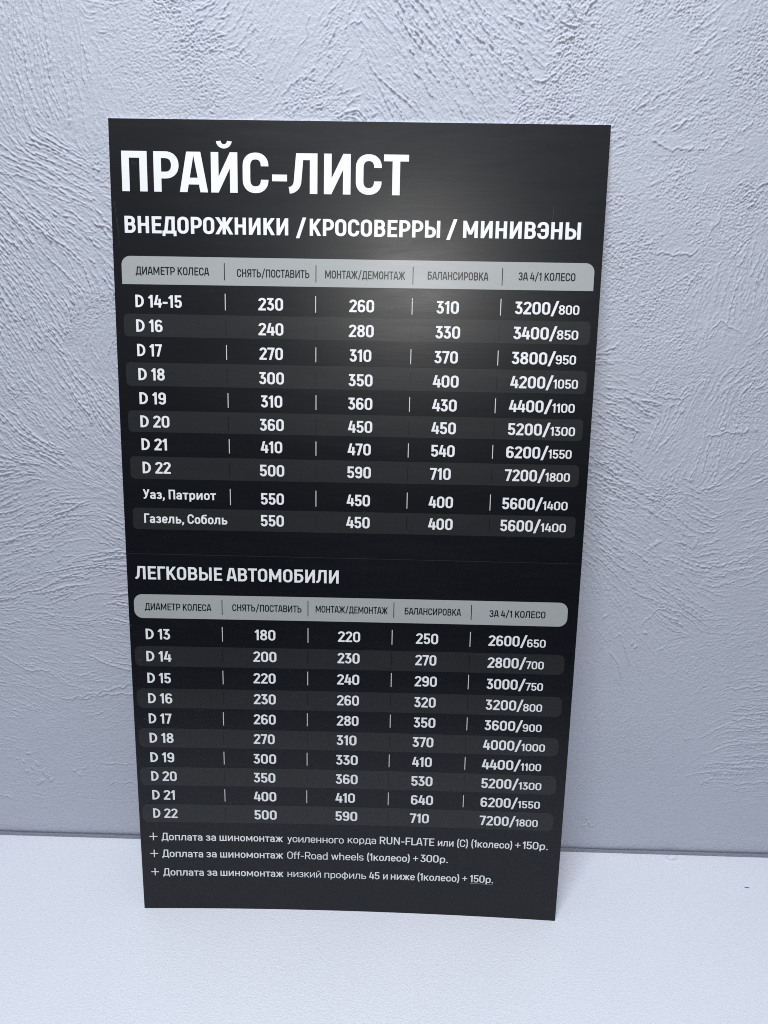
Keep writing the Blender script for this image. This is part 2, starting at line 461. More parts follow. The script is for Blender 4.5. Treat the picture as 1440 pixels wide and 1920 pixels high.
    co[..., 2] = zs[:, None]
    idx = np.arange(NX * NZ, dtype=np.int32).reshape(NZ, NX)
    quads = np.stack([idx[:-1, :-1], idx[:-1, 1:], idx[1:, 1:], idx[1:, :-1]], -1).reshape(-1, 4)
    me = bpy.data.meshes.new("wall")
    me.vertices.add(NX * NZ)
    me.vertices.foreach_set('co', co.ravel())
    me.loops.add(quads.size)
    me.loops.foreach_set('vertex_index', quads.ravel())
    me.polygons.add(len(quads))
    me.polygons.foreach_set('loop_start', np.arange(0, quads.size, 4, dtype=np.int32))
    me.polygons.foreach_set('use_smooth', np.ones(len(quads), bool))
    me.update(calc_edges=True)
    me.materials.append(M_WALL)
    o = bpy.data.objects.new("wall", me)
    COL.objects.link(o)
    o['kind'] = 'structure'
    o['label'] = 'white plastered wall with trowelled ridges behind the black price board'
    return o


build_wall()


# ------------------------------------------------------------------ the tabletop
def build_tabletop():
    ya, yb = -0.56, WALL_Y - 0.0028
    x0, x1, zt, zb = -1.3, 1.9, -0.0003, -0.028
    r = 0.003
    prof = [(ya, zb)]
    for k in range(5):
        a = math.radians(180 - 90 * k / 4)
        prof.append((ya + r + r * math.cos(a), zt - r + r * math.sin(a)))
    r2 = 0.0012
    for k in range(4):
        a = math.radians(90 - 90 * k / 3)
        prof.append((yb - r2 + r2 * math.cos(a), zt - r2 + r2 * math.sin(a)))
    prof.append((yb, zb))
    n = len(prof)
    verts = [(x0, y, z) for y, z in prof] + [(x1, y, z) for y, z in prof]
    faces = [(i, (i + 1) % n, n + (i + 1) % n, n + i) for i in range(n)]
    faces = [tuple(reversed(f)) for f in faces]
    faces += [tuple(range(n)), tuple(reversed(range(n, 2 * n)))]
    o = link_mesh("tabletop", verts, faces, M_TABLE)
    o['kind'] = 'structure'
    o['label'] = 'white finely pebbled tabletop under the price board'
    return o


build_tabletop()

# ------------------------------------------------------------------ the board
TEXT = {
'a0': [["d1", "D 14-15", 21.3, 69.6, 709.5],["d1", "230", 149.1, 174.8, 708.5],["d1", "260", 243.3, 269.0, 708.4],["d1", "310", 333.2, 356.3, 708.5],["d1", "3200", 413.8, 450.0, 709.3],["d1s", "800", 458.8, 479.8, 709.6]],
'a1': [["d1", "D 16", 21.2, 48.8, 684.7],["d1", "240", 149.0, 175.0, 683.4],["d1", "280", 243.1, 269.0, 683.3],["d1", "330", 332.9, 358.5, 683.5],["d1", "3400", 413.4, 449.9, 684.2],["d1s", "850", 458.3, 480.3, 684.6]],
'a2': [["d1", "D 17", 21.3, 47.5, 659.8],["d1", "270", 149.8, 174.4, 658.5],["d1", "310", 244.1, 266.9, 658.3],["d1", "370", 332.6, 357.1, 658.3],["d1", "3800", 413.0, 449.7, 658.9],["d1s", "950", 458.5, 479.6, 659.5]],
'a3': [["d1", "D 18", 21.6, 49.5, 635.0],["d1", "300", 149.1, 175.4, 633.3],["d1", "350", 243.3, 268.6, 633.0],["d1", "400", 331.6, 358.8, 633.5],["d1", "4200", 412.6, 449.1, 634.3],["d1s", "1050", 457.5, 483.2, 634.7]],
'a4': [["d1", "D 19", 21.8, 49.9, 610.0],["d1", "310", 150.7, 173.5, 609.1],["d1", "360", 243.1, 268.8, 608.6],["d1", "430", 331.8, 357.7, 608.7],["d1", "4400", 412.4, 448.7, 609.5],["d1s", "1100", 457.7, 481.4, 609.8]],
'a5': [["d1", "D 20", 21.8, 52.9, 585.6],["d1", "360", 149.3, 175.0, 584.5],["d1", "450", 243.2, 269.1, 584.4],["d1", "450", 331.7, 357.7, 584.8],["d1", "5200", 412.6, 448.4, 585.3],["d1s", "1300", 457.2, 483.3, 585.5]],
'a6': [["d1", "D 21", 22.1, 49.4, 561.3],["d1", "410", 150.0, 173.2, 560.8],["d1", "470", 243.1, 267.9, 560.4],["d1", "540", 332.1, 357.3, 560.7],["d1", "6200", 412.0, 448.0, 560.9],["d1s", "1550", 456.6, 481.3, 561.4]],
'a7': [["d1", "D 22", 22.3, 52.7, 536.2],["d1", "500", 148.8, 175.2, 535.6],["d1", "590", 242.9, 268.4, 535.7],["d1", "710", 331.7, 354.0, 536.0],["d1", "7200", 411.7, 446.0, 536.3],["d1s", "1800", 454.7, 481.1, 536.7]],
'a8': [["name", "Уаз, Патриот", 21.4, 100.9, 508.4],["d1", "550", 149.5, 174.7, 504.8],["d1", "450", 242.6, 267.9, 505.2],["d1", "400", 331.2, 357.5, 505.3],["d1", "5600", 410.4, 445.4, 505.6],["d1s", "1400", 453.9, 480.6, 505.8]],
'a9': [["name", "Газель, Соболь", 21.8, 112.7, 481.7],["d1", "550", 149.1, 174.5, 480.7],["d1", "450", 242.3, 268.0, 480.9],["d1", "400", 331.3, 358.0, 481.2],["d1", "5600", 409.5, 444.6, 481.4],["d1s", "1400", 452.9, 480.3, 481.7]],
'b0': [["d2", "D 13", 17.9, 45.3, 348.0],["d2", "180", 140.7, 164.0, 349.6],["d2", "220", 234.4, 259.3, 350.0],["d2", "250", 321.9, 346.7, 350.0],["d2", "2600", 403.0, 437.5, 350.0],["d2s", "650", 445.9, 466.5, 349.6]],
'b1': [["d2", "D 14", 17.5, 45.8, 321.6],["d2", "200", 138.8, 164.9, 323.7],["d2", "230", 234.0, 259.0, 324.4],["d2", "270", 321.8, 345.5, 324.5],["d2", "2800", 403.1, 437.8, 324.0],["d2s", "700", 446.0, 466.0, 323.8]],
'b2': [["d2", "D 15", 17.5, 44.2, 295.4],["d2", "220", 138.5, 163.7, 297.6],["d2", "240", 233.7, 258.9, 298.7],["d2", "290", 321.8, 346.9, 299.0],["d2", "3000", 403.1, 438.1, 298.3],["d2s", "750", 446.9, 466.6, 298.0]],
'b3': [["d2", "D 16", 17.3, 44.9, 270.6],["d2", "230", 138.4, 163.6, 272.1],["d2", "260", 233.7, 258.9, 273.2],["d2", "320", 321.9, 346.4, 273.5],["d2", "3200", 403.2, 437.8, 273.0],["d2s", "800", 445.7, 467.2, 272.4]],
'b4': [["d2", "D 17", 16.9, 43.2, 245.6],["d2", "260", 137.9, 163.3, 247.1],["d2", "280", 233.7, 258.7, 248.0],["d2", "350", 322.0, 346.9, 248.4],["d2", "3600", 403.2, 438.0, 247.8],["d2s", "900", 446.6, 468.2, 247.6]],
'b5': [["d2", "D 18", 16.8, 44.5, 221.3],["d2", "270", 137.5, 161.8, 222.4],["d2", "310", 233.5, 256.6, 223.5],["d2", "370", 321.3, 345.4, 223.9],["d2", "4000", 402.4, 438.4, 223.3],["d2s", "1000", 446.4, 473.5, 223.2]],
'b6': [["d2", "D 19", 16.6, 44.3, 196.7],["d2", "300", 136.7, 163.2, 197.2],["d2", "330", 232.9, 258.4, 198.5],["d2", "410", 321.4, 344.4, 198.8],["d2", "4400", 402.2, 438.6, 198.6],["d2s", "1100", 447.0, 470.6, 198.5]],
'b7': [["d2", "D 20", 16.6, 46.3, 172.6],["d2", "350", 136.5, 162.0, 172.9],["d2", "360", 232.7, 258.5, 173.7],["d2", "530", 321.1, 346.0, 174.2],["d2", "5200", 402.7, 437.6, 174.4],["d2s", "1300", 445.9, 472.3, 174.3]],
'b8': [["d2", "D 21", 16.7, 43.1, 148.2],["d2", "400", 136.2, 162.8, 148.4],["d2", "410", 232.5, 255.6, 149.3],["d2", "640", 321.5, 347.4, 149.6],["d2", "6200", 403.1, 438.1, 149.9],["d2s", "1550", 446.3, 472.2, 150.2]],
'b9': [["d2", "D 22", 16.7, 45.5, 124.1],["d2", "500", 136.5, 163.0, 124.2],["d2", "590", 232.6, 258.6, 125.2],["d2", "710", 320.8, 343.3, 125.4],["d2", "7200", 403.0, 437.1, 125.9],["d2s", "1800", 444.9, 471.2, 126.2]],
'h1': [["h1", "ДИАМЕТР КОЛЕСА", 22.6, 98.7, 742.2],["h1", "СНЯТЬ/ПОСТАВИТЬ", 127.3, 202.0, 741.4],["h1", "МОНТАЖ/ДЕМОНТАЖ", 218.2, 300.3, 741.5],["h1", "БАЛАНСИРОВКА", 323.3, 385.3, 742.0],["h1", "ЗА 4/1 КОЛЕСО", 415.9, 473.8, 742.8]],
'h2': [["h2", "ДИАМЕТР КОЛЕСА", 18.2, 92.6, 382.5],["h2", "СНЯТЬ/ПОСТАВИТЬ", 116.1, 193.5, 383.3],["h2", "МОНТАЖ/ДЕМОНТАЖ", 209.3, 289.7, 383.9],["h2", "БАЛАНСИРОВКА", 308.5, 370.9, 384.1],["h2", "ЗА 4/1 КОЛЕСО", 402.5, 464.2, 383.8]],
'head': [["head", "ЛЕГКОВЫЕ АВТОМОБИЛИ", 9.4, 234.7, 417.9]],
'n0': [["plus", "+", 10.7, 20.2, 99.1],["n", "Доплата", 25.1, 73.8, 94.2],["n", "за", 77.8, 90.0, 94.3],["n", "шиномонтаж", 94.3, 170.2, 94.4],["nl", "усиленного", 175.2, 242.8, 94.5],["nl", "корда", 247.6, 281.4, 95.3],["n", "RUN-FLATE", 285.8, 350.7, 95.4],["n", "или", 355.0, 373.6, 95.5],["n", "(C)", 377.8, 390.7, 95.5],["n", "(1колесо)", 394.8, 442.9, 95.8],["plus2", "+", 446.5, 452.7, 101.2],["n", "150р.", 455.0, 484.7, 96.5]],
'n1': [["plus", "+", 10.8, 20.2, 76.1],["n", "Доплата", 25.0, 73.9, 71.5],["n", "за", 77.7, 90.1, 71.8],["n", "шиномонтаж", 94.4, 170.2, 71.8],["nl", "Off-Road", 175.0, 223.5, 71.9],["nl", "wheels", 227.8, 266.8, 72.0],["n", "(1колесо)", 271.0, 322.1, 72.4],["plus2", "+", 326.0, 332.3, 77.4],["n", "300р.", 334.9, 367.6, 73.0]],
'n2': [["plus", "+", 10.7, 20.0, 51.1],["n", "Доплата", 25.0, 73.8, 46.1],["n", "за", 77.9, 90.0, 46.4],["n", "шиномонтаж", 94.0, 170.3, 46.4],["nl", "низкий", 175.1, 215.5, 46.8],["nl", "профиль", 219.8, 270.1, 46.7],["n", "45", 273.6, 286.3, 46.9],["n", "и", 290.7, 296.3, 47.1],["n", "ниже", 300.0, 328.9, 47.3],["n", "(1колесо)", 332.2, 382.2, 47.6],["plus2", "+", 386.0, 391.8, 52.7],["n", "150р.", 395.0, 422.9, 48.0],["ul", "_", 395.5, 422.6, 46.3]],
'sub': [["sub", "ВНЕДОРОЖНИКИ", 13.0, 180.3, 782.9],["sub", "/", 187.8, 198.9, 782.3],["sub", "КРОСОВЕРРЫ", 202.2, 334.6, 782.9],["sub", "/", 340.6, 352.1, 783.0],["sub", "МИНИВЭНЫ", 357.8, 476.4, 783.3]],
'title': [["title", "ПРАЙС-ЛИСТ", 12.0, 301.4, 823.1]]}
BANDS = [[[8.8,760.4],[7.7,732.5],[491.8,760.7],[493.6,733.5]],[[8.8,702.9],[7.9,679.8],[491.5,703.0],[493.0,679.8]],[[9.1,653.3],[8.1,629.0],[491.2,653.2],[492.8,629.5]],[[9.3,603.3],[8.3,580.6],[490.7,603.1],[492.2,580.4]],[[9.6,554.4],[8.5,530.0],[489.7,554.7],[491.2,531.3]],[[9.9,498.4],[8.9,474.5],[489.6,499.1],[491.2,475.7]],[[6.8,400.5],[5.6,372.8],[487.6,402.4],[489.4,374.7]],[[5.0,339.8],[3.9,315.4],[488.1,341.7],[489.6,317.9]],[[5.0,288.7],[3.9,264.6],[488.4,291.4],[490.0,267.0]],[[4.9,239.5],[3.8,215.4],[488.1,241.0],[489.6,217.7]],[[4.4,190.3],[3.3,166.6],[488.4,193.2],[490.0,168.9]],[[4.6,142.1],[3.4,118.1],[488.2,145.3],[489.8,121.3]]]
SEPS = {'h1':[[114.4,755.0,737.9],[208.7,754.3,737.3],[308.3,754.2,737.0],[399.5,754.7,737.4]],'1':[[114.8,724.5,707.9],[208.5,723.7,707.2],[308.2,723.5,707.0],[399.2,724.3,707.7]],'2':[[115.0,698.7,682.2],[208.8,697.6,682.1],[308.2,697.6,681.9],[398.6,698.2,682.6]],'3':[[115.3,672.9,657.7],[208.9,672.1,657.0],[308.1,672.1,656.9],[398.7,672.4,657.2]],'4':[[115.5,648.4,632.3],[208.9,647.7,631.8],[308.1,647.8,632.2],[398.5,647.9,632.0]],'5':[[116.0,623.2,608.0],[209.2,622.9,607.6],[308.0,623.0,607.7],[398.2,623.3,607.9]],'6':[[116.0,598.5,583.3],[209.2,598.4,582.9],[307.9,598.3,583.3],[398.0,598.8,583.6]],'7':[[116.4,574.7,559.5],[209.3,574.2,559.0],[307.9,574.2,559.2],[397.6,574.4,559.7]],'8':[[116.4,549.6,534.3],[209.4,549.6,534.2],[307.9,550.0,534.5],[397.8,550.2,534.3]],'9':[[116.5,521.1,503.4],[209.4,521.2,503.8],[308.0,521.3,503.8],[397.5,521.3,503.8]],'10':[[209.5,494.2,479.7],[307.8,494.8,480.0],[397.7,495.0,479.6]],'h2':[[104.7,396.2,378.5],[200.7,397.2,379.2],[296.4,397.7,380.0],[382.4,397.3,379.8]],'21':[[104.3,364.2,347.0],[200.7,365.1,347.9],[295.1,365.6,348.2],[382.4,365.7,348.2]],'22':[[103.9,337.3,321.5],[200.3,338.2,322.7],[294.9,339.0,323.2],[382.6,338.5,323.0]],'23':[[103.8,312.0,295.6],[200.3,313.2,296.7],[295.2,314.2,297.4],[382.5,314.6,297.2]],'24':[[103.3,286.5,270.2],[200.1,287.2,271.6],[294.9,287.8,272.1],[382.8,287.7,271.8]],'25':[[103.0,261.0,244.8],[199.7,262.2,246.1],[295.1,263.2,247.2],[383.1,262.7,246.8]],'26':[[102.6,236.0,220.1],[199.5,237.9,221.5],[294.9,238.5,222.4],[382.8,237.4,221.1]],'27':[[102.5,211.5,195.3],[199.3,212.6,196.3],[294.9,213.2,197.2],[382.8,213.2,197.1]],'28':[[102.5,187.0,171.0],[199.0,188.6,172.2],[294.6,189.0,173.1],[382.9,188.1,172.4]],'29':[[102.2,163.2,147.1],[198.8,164.0,147.4],[294.8,164.2,147.8],[382.9,164.2,148.3]],'210':[[102.3,138.3,123.2],[198.9,138.0,123.8],[294.7,140.2,124.3],[383.1,139.7,124.7]]}

board = empty("price_board")
board['label'] = 'tall black price board with white columns of tyre prices, leaning on plastered wall'
board['category'] = 'price board'
board.rotation_euler = (math.radians(90) - LEAN, 0, 0)


def bow(x, y):
    """The thin sheet is slightly bent: forward at half height, back at the middle of its foot."""
    u, v = x / BW, y / BH
    return 0.006 * 4 * v * (1 - v) - 0.005 * 4 * u * (1 - u) * (1 - v) ** 2


def place(pts, lift):
    return [(x * 1e-3, y * 1e-3, bow(x * 1e-3, y * 1e-3) + lift) for x, y in pts]


def build_panel():
    NU, NV = 40, 64
    verts, faces, mi = [], [], []
    tl = math.tan(LEAN)
    for side in (0, 1):
        for j in range(NV + 1):
            for i in range(NU + 1):
                x, y = BW * i / NU, BH * j / NV
                z = bow(x, y) - (BT if side else 0)
                if j == 0:
                    y = -z * tl
                verts.append((x, y, z))
    S = (NU + 1) * (NV + 1)
    f = lambda s, i, j: s * S + j * (NU + 1) + i
    for j in range(NV):
        for i in range(NU):
            faces.append((f(0, i, j), f(0, i + 1, j), f(0, i + 1, j + 1), f(0, i, j + 1)))
            mi.append(0)
            faces.append((f(1, i, j), f(1, i, j + 1), f(1, i + 1, j + 1), f(1, i + 1, j)))
            mi.append(1)
    for i in range(NU):
        faces.append((f(0, i, 0), f(1, i, 0), f(1, i + 1, 0), f(0, i + 1, 0)))
        faces.append((f(0, i, NV), f(0, i + 1, NV), f(1, i + 1, NV), f(1, i, NV)))
        mi += [1, 1]
    for j in range(NV):
        faces.append((f(0, 0, j), f(0, 0, j + 1), f(1, 0, j + 1), f(1, 0, j)))
        faces.append((f(0, NU, j), f(1, NU, j), f(1, NU, j + 1), f(0, NU, j + 1)))
        mi += [1, 1]
    return link_mesh("panel", verts, faces, [M_BLACK, M_PVC], board, False, mi)


build_panel()


def build_band(name, quad, r_top, r_bot, material, parent, lift=0.00015):
    (xl, yt), (xl2, yb), (xr, yt2), (xr2, yb2) = quad
    xl, xr = (xl + xl2) / 2, (xr + xr2) / 2
    xs = set([xl, xr])
    rm = max(r_top, r_bot)
    for k in range(9):
        a = math.radians(90 * k / 8)
        xs.add(xl + rm * (1 - math.cos(a)))
        xs.add(xr - rm * (1 - math.cos(a)))
    m = xl + rm
    while m < xr - rm:
        xs.add(m)
        m += 9.0
    xs = sorted(xs)
    pts, faces = [], []

    def inset(x, r):
        d = min(x - xl, xr - x)
        if r <= 0 or d >= r:
            return 0.0
        return r - math.sqrt(max(r * r - (r - d) ** 2, 0))
    for x in xs:
        q = (x - xl) / (xr - xl)
        top = yt + (yt2 - yt) * q - inset(x, r_top)
        bot = yb + (yb2 - yb) * q + inset(x, r_bot)
        pts += [(x, bot), (x, (bot + top) / 2), (x, top)]
    for i in range(len(xs) - 1):
        for k in (0, 1):
            faces.append((3 * i + k, 3 * i + 3 + k, 3 * i + 4 + k, 3 * i + 1 + k))
    return link_mesh(name, place(pts, lift), faces, material, parent)


def build_line(name, x, y_top, y_bot, w, material, parent, lift=0.0003):
    pts = [(x - w / 2, y_bot), (x + w / 2, y_bot), (x + w / 2, y_top), (x - w / 2, y_top)]
    return link_mesh(name, place(pts, lift), [(0, 1, 2, 3)], material, parent)


# ------------------------------------------------------------------ lettering: a condensed grotesque drawn as strokes
KY = 0.88            # horizontal strokes are a little thinner than the stems
XH = 0.715           # height of the small letters


def arc(cx_, cy_, rx, ry, a0, a1, n=9, p=2.25):
    out = []
    for i in range(n + 1):
        a = math.radians(a0 + (a1 - a0) * i / n)
        c, s = math.cos(a), math.sin(a)
        out.append((cx_ + rx * math.copysign(abs(c) ** (2 / p), c), cy_ + ry * math.copysign(abs(s) ** (2 / p), s)))
    return out


class Pen:
    def __init__(self, w):
        self.w = w
        self.t = w / 2
        self.u = KY * w / 2
        self.polys = []

    def poly(self, pts):
        self.polys.append(list(pts))

    def rect(self, xa, ya, xb, yb):
        self.polys.append([(xa, ya), (xb, ya), (xb, yb), (xa, yb)])

    def stroke(self, pts, closed=False, clip=None, w=None):
        h = (w or self.w) / 2
        P = [(x, y / KY) for x, y in pts]
        Q = [P[0]]
        for p in P[1:]:
            if math.hypot(p[0] - Q[-1][0], p[1] - Q[-1][1]) > 1e-5:
                Q.append(p)
        if closed and math.hypot(Q[0][0] - Q[-1][0], Q[0][1] - Q[-1][1]) < 1e-5:
            Q.pop()
        n = len(Q)
        seg = n if closed else n - 1
        nr = []
        for i in range(seg):
            a, b2 = Q[i], Q[(i + 1) % n]
            d = math.hypot(b2[0] - a[0], b2[1] - a[1])
            nr.append((-(b2[1] - a[1]) / d, (b2[0] - a[0]) / d))
        L, R = [], []
        for i in range(n):
            if closed:
                n0, n1 = nr[i - 1], nr[i]
            else:
                n0, n1 = nr[max(i - 1, 0)], nr[min(i, seg - 1)]
            mx, my = n0[0] + n1[0], n0[1] + n1[1]
            ml = math.hypot(mx, my) or 1.0
            mx, my = mx / ml, my / ml
            k = h / max(mx * n0[0] + my * n0[1], 0.35)
            L.append((Q[i][0] + mx * k, (Q[i][1] + my * k) * KY))
            R.append((Q[i][0] - mx * k, (Q[i][1] - my * k) * KY))
        for i in range(seg):
            j = (i + 1) % n
            q = [R[i], R[j], L[j], L[i]]
            if clip:
                q = self._clip(q, clip[0], 1)
                q = self._clip(q, clip[1], -1)
            if len(q) > 2:
                self.polys.append(q)

    @staticmethod
    def _clip(q, lim, s):
        out = []
        for i in range(len(q)):
            a, b2 = q[i], q[(i + 1) % len(q)]
            da, db = (a[1] - lim) * s, (b2[1] - lim) * s
            if da >= 0:
                out.append(a)
            if da * db < 0:
                f = da / (da - db)
                out.append((a[0] + (b2[0] - a[0]) * f, a[1] + (b2[1] - a[1]) * f))
        return out

    def stadium(self, xa, xb, ya, yb):
        t, u = self.t, self.u
        rx = (xb - xa) / 2 - t
        ry = min(rx * 1.08, (yb - ya) / 2 - u)
        c = (xa + xb) / 2
        pts = arc(c, yb - u - ry, rx, ry, 0, 180, 14) + arc(c, ya + u + ry, rx, ry, 180, 360, 14)
        self.stroke(pts, closed=True)

    def cee(self, W, H, flip=False, hi=0.68, lo=0.32):
        t, u = self.t, self.u
        rx = W / 2 - t
        ry = min(rx * 1.08, H / 2 - u)
        top, bot = H - u - ry, u + ry
        pts = [(W - t, min(hi * H, top - 0.005))] + arc(W / 2, top, rx, ry, 0, 180, 14) \
            + arc(W / 2, bot, rx, ry, 180, 360, 14) + [(W - t, max(lo * H, bot + 0.005))]
        if flip:
            pts = [(W - x, y) for x, y in pts]
        self.stroke(pts)

    def bowl(self, xs, W, ya, yb, side=1, full=None):
        """Half-round bowl from the stem at xs, between the centre lines ya and yb."""
        t = self.t
        ry = (yb - ya) / 2
        rx = min(ry * 1.0, (W - t - xs) * 0.85)
        ry2 = min(ry, rx * 1.12)
        pts = [(xs, yb)] + arc(W - t - rx, yb - ry2, rx, ry2, 90, 0, 8) + arc(W - t - rx, ya + ry2, rx, ry2, 0, -90, 8) + [(xs, ya)]
        if side < 0:
            pts = [(W - x, y) for x, y in pts]
        self.stroke(pts)


def glyph(ch, w):
    """Returns (ink width, polygons, left bearing, right bearing), cap height = 1."""
    p = Pen(w)
    t, u = p.t, p.u
    S, R, D = 0.082, 0.048, 0.004
    lb = rb = S
    H = 1.0
    low = ch.islower()
    small_caps = 'птинмжклгшьйзд'
    if low:
        H = XH
    k = 0.90 if low else 1.0
    c = ch.upper() if (low and ch in small_caps + 'осo') else ch
    hw = t * 1.04
    if low and ch == 'а':
        c = 'aa'
    if c in 'OО0':
        W = {'0': 0.605}.get(c, 0.64) * k
        lb = rb = R
        p.stadium(0, W, 0, H)
    elif c in 'CС':
        W = 0.645 * k
        lb, rb = R, 0.035
        p.cee(W, H)
    elif c == 'П':
        W = 0.64 * k
        p.stroke([(t, 0), (t, H - u), (W - t, H - u), (W - t, 0)])
    elif c == 'Ш':
        W = 0.92 * k
        p.stroke([(t, H), (t, u), (W - t, u), (W - t, H)])
        p.stroke([(W / 2, H), (W / 2, u)])
    elif c == 'Р':
        W, rb = 0.63, 0.02
        p.stroke([(t, 0), (t, H)])
        p.bowl(t, W, 0.33 + u, H - u)
    elif c == 'R':
        W, rb = 0.65, 0.02
        p.stroke([(t, 0), (t, H)])
        p.bowl(t, W - 0.015, 0.40 + u, H - u)
        p.stroke([(W * 0.50, 0.46), (W - hw, -0.02)], clip=(0, H))
    elif c == 'Я':
        W, lb = 0.64, 0.03
        p.stroke([(W - t, 0), (W - t, H)])
        p.bowl(t, W, 0.40 + u, H - u, side=-1)
        p.stroke([(W * 0.48, 0.46), (hw, -0.02)], clip=(0, H))
    elif c in 'AА':
        W, lb, rb = 0.70, D, D
        a = 0.085 * w / 0.2
        p.stroke([(hw - 0.012, -0.02), (W / 2 - a + 0.004, H + 0.02)], clip=(0, H))
        p.stroke([(W - hw + 0.012, -0.02), (W / 2 + a - 0.004, H + 0.02)], clip=(0, H))
        p.rect(W * 0.18, 0.275 - u, W * 0.82, 0.275 + u)
    elif c in 'ИЙ':
        W = 0.665 * k
        p.rect(0, 0, w, H)
        p.rect(W - w, 0, W, H)
        p.poly([(0, 0), (w * 0.98, 0), (W, H), (W - w * 0.98, H)])
        if c == 'Й':
            bw = w * 0.62 if not low else w * 0.8
            r = 0.195 - bw / 2 if not low else 0.15 - bw / 2
            yb = H + (0.27 if not low else 0.25)
            p.stroke(arc(W / 2, yb, r, r * 0.95, 180, 360, 14, 2.0), w=bw)
    elif c == '-':
        W, lb, rb = 0.375, 0.055, 0.045
        p.rect(0, 0.385 - u, W, 0.385 + u)
    elif c == 'Л':
        W, lb = 0.70 * k, 0.015
        xt = 0.16 * k + t
        p.stroke(arc(-0.005, u + 0.24 * H, xt - 0.045, 0.24 * H, -90, 0, 7, 2.0)
                 + [(xt, H - u), (W - t, H - u), (W - t, 0)])
    elif c in 'TТ':
        W, lb, rb = 0.62 * k, 0.015, 0.015
        p.rect(0, H - 2 * u, W, H)
        p.rect(W / 2 - t, 0, W / 2 + t, H)
    elif c == 'В':
        W, rb = 0.63, 0.045
        p.stroke([(t, 0), (t, H)])
        p.bowl(t, W - 0.03, 0.525, H - u)
        p.bowl(t, W, u, 0.525)
    elif c == 'Н':
        W = 0.64 * k
        p.rect(0, 0, w, H)
        p.rect(W - w, 0, W, H)
        p.rect(t, 0.51 * H - u, W - t, 0.51 * H + u)
    elif c in 'EЕ':
        W, rb = 0.555, 0.03
        p.rect(0, 0, w, H)
        p.rect(0, 0, W, 2 * u)
        p.rect(0, H - 2 * u, W, H)
        p.rect(0, 0.51 - u, W - 0.045, 0.51 + u)
    elif c == 'F':
        W, rb = 0.54, 0.01
        p.rect(0, 0, w, H)
        p.rect(0, H - 2 * u, W, H)
        p.rect(0, 0.49 - u, W - 0.045, 0.49 + u)
    elif c == 'L':
        W, rb = 0.52, 0.01
        p.rect(0, 0, w, H)
        p.rect(0, 0, W, 2 * u)
    elif c == 'Г':
        W, rb = 0.53 * k, 0.0
        p.rect(0, 0, w, H)
        p.rect(0, H - 2 * u, W, H)
    elif c == 'N':
        W = 0.665
        p.rect(0, 0, w, H)
        p.rect(W - w, 0, W, H)
        p.poly([(W, 0), (w * 0.98, H), (0, H), (W - w * 0.98, 0)])
    elif c == 'U':
        W = 0.64
        rx = W / 2 - t
        p.stroke([(t, H)] + arc(W / 2, u + rx, rx, rx, 180, 360, 14) + [(W - t, H)])
    elif c == 'D':
        W, rb = 0.65, R
        p.stroke([(t, 0), (t, H)])
        p.bowl(t, W, u, H - u)
    elif c == 'Д':
        W, lb, rb = 0.80 * k, 0.015, 0.015
        p.rect(0, 0, W, 2 * u)
        f = w * 0.86
        p.rect(0, -0.155, f, u)
        p.rect(W - f, -0.155, W, u)
        a = 0.085 * k
        p.stroke([(a + t, 0), (a + 0.105 * k + t, H - u), (W - a - t, H - u), (W - a - t, 0)])
    elif c == 'Ж':
        W, lb, rb = 1.03 * k, D, D
        m = W / 2
        p.rect(m - t, 0, m + t, H)
        for s in (-1, 1):
            e = m - hw * 1.05
            p.stroke([(m + s * (e + 0.02), H + 0.04), (m + s * 0.02, 0.40 * H)], clip=(0, H))
            p.stroke([(m + s * (e + 0.015), -0.04), (m + s * 0.05, 0.66 * H)], clip=(0, H))
    elif c in 'КK':
        W, rb = 0.665 * k, D
        p.rect(0, 0, w, H)
        p.stroke([(W - hw * 1.15 + 0.015, H + 0.03), (t, 0.36 * H)], clip=(0, H))
        p.stroke([(W - hw * 1.1 + 0.01, -0.03), (W * 0.36, 0.60 * H)], clip=(0, H))
    elif c in 'ЬЫ':
        W0 = 0.62 * k
        p.stroke([(t, 0), (t, H)])
        p.bowl(t, W0, u, 0.60 * H - u * 0.4)
        W, rb = W0, R
        if c == 'Ы':
            W, rb = 0.86, S
            p.rect(W - w, 0, W, H)
    elif c == 'Б':
        W, rb = 0.62, R
        p.rect(0, 0, w, H)
        p.rect(0, H - 2 * u, W - 0.04, H)
        p.bowl(t, W, u, 0.60)
    elif c == 'М':
        W = 0.83 * k
        p.rect(0, 0, w, H)
        p.rect(W - w, 0, W, H)
        m, b2 = W / 2, 0.20 * H
        p.poly([(m - w * 0.45, b2), (m + w * 0.5, b2), (w * 0.98, H), (0, H)])
        p.poly([(m - w * 0.5, b2), (m + w * 0.45, b2), (W, H), (W - w * 0.98, H)])
    elif c == 'Э':
        W, lb, rb = 0.64, 0.035, R
        p.cee(W, H, flip=True)
        p.rect(W * 0.30, 0.51 - u, W - t, 0.51 + u)
    elif c == 'З':
        W, lb, rb = 0.58 * k, 0.025, R
        m = 0.525 * H
        r1 = (H - u - m) / 2
        r2 = (m - u) / 2
        x1, x2 = W - 0.02 - t, W - t
        rx1, rx2 = x1 - W / 2, x2 - W / 2
        ry1, ry2 = min(r1, rx1 * 1.25), min(r2, rx2 * 1.25)
        p.stroke(arc(W / 2, H - u - ry1, W / 2 - t, ry1, 172, 90, 7) + arc(W / 2, H - u - ry1, rx1, ry1, 90, 0, 7)
                 + arc(W / 2, m + ry1, rx1, ry1, 0, -90, 7) + [(W * 0.36, m)])
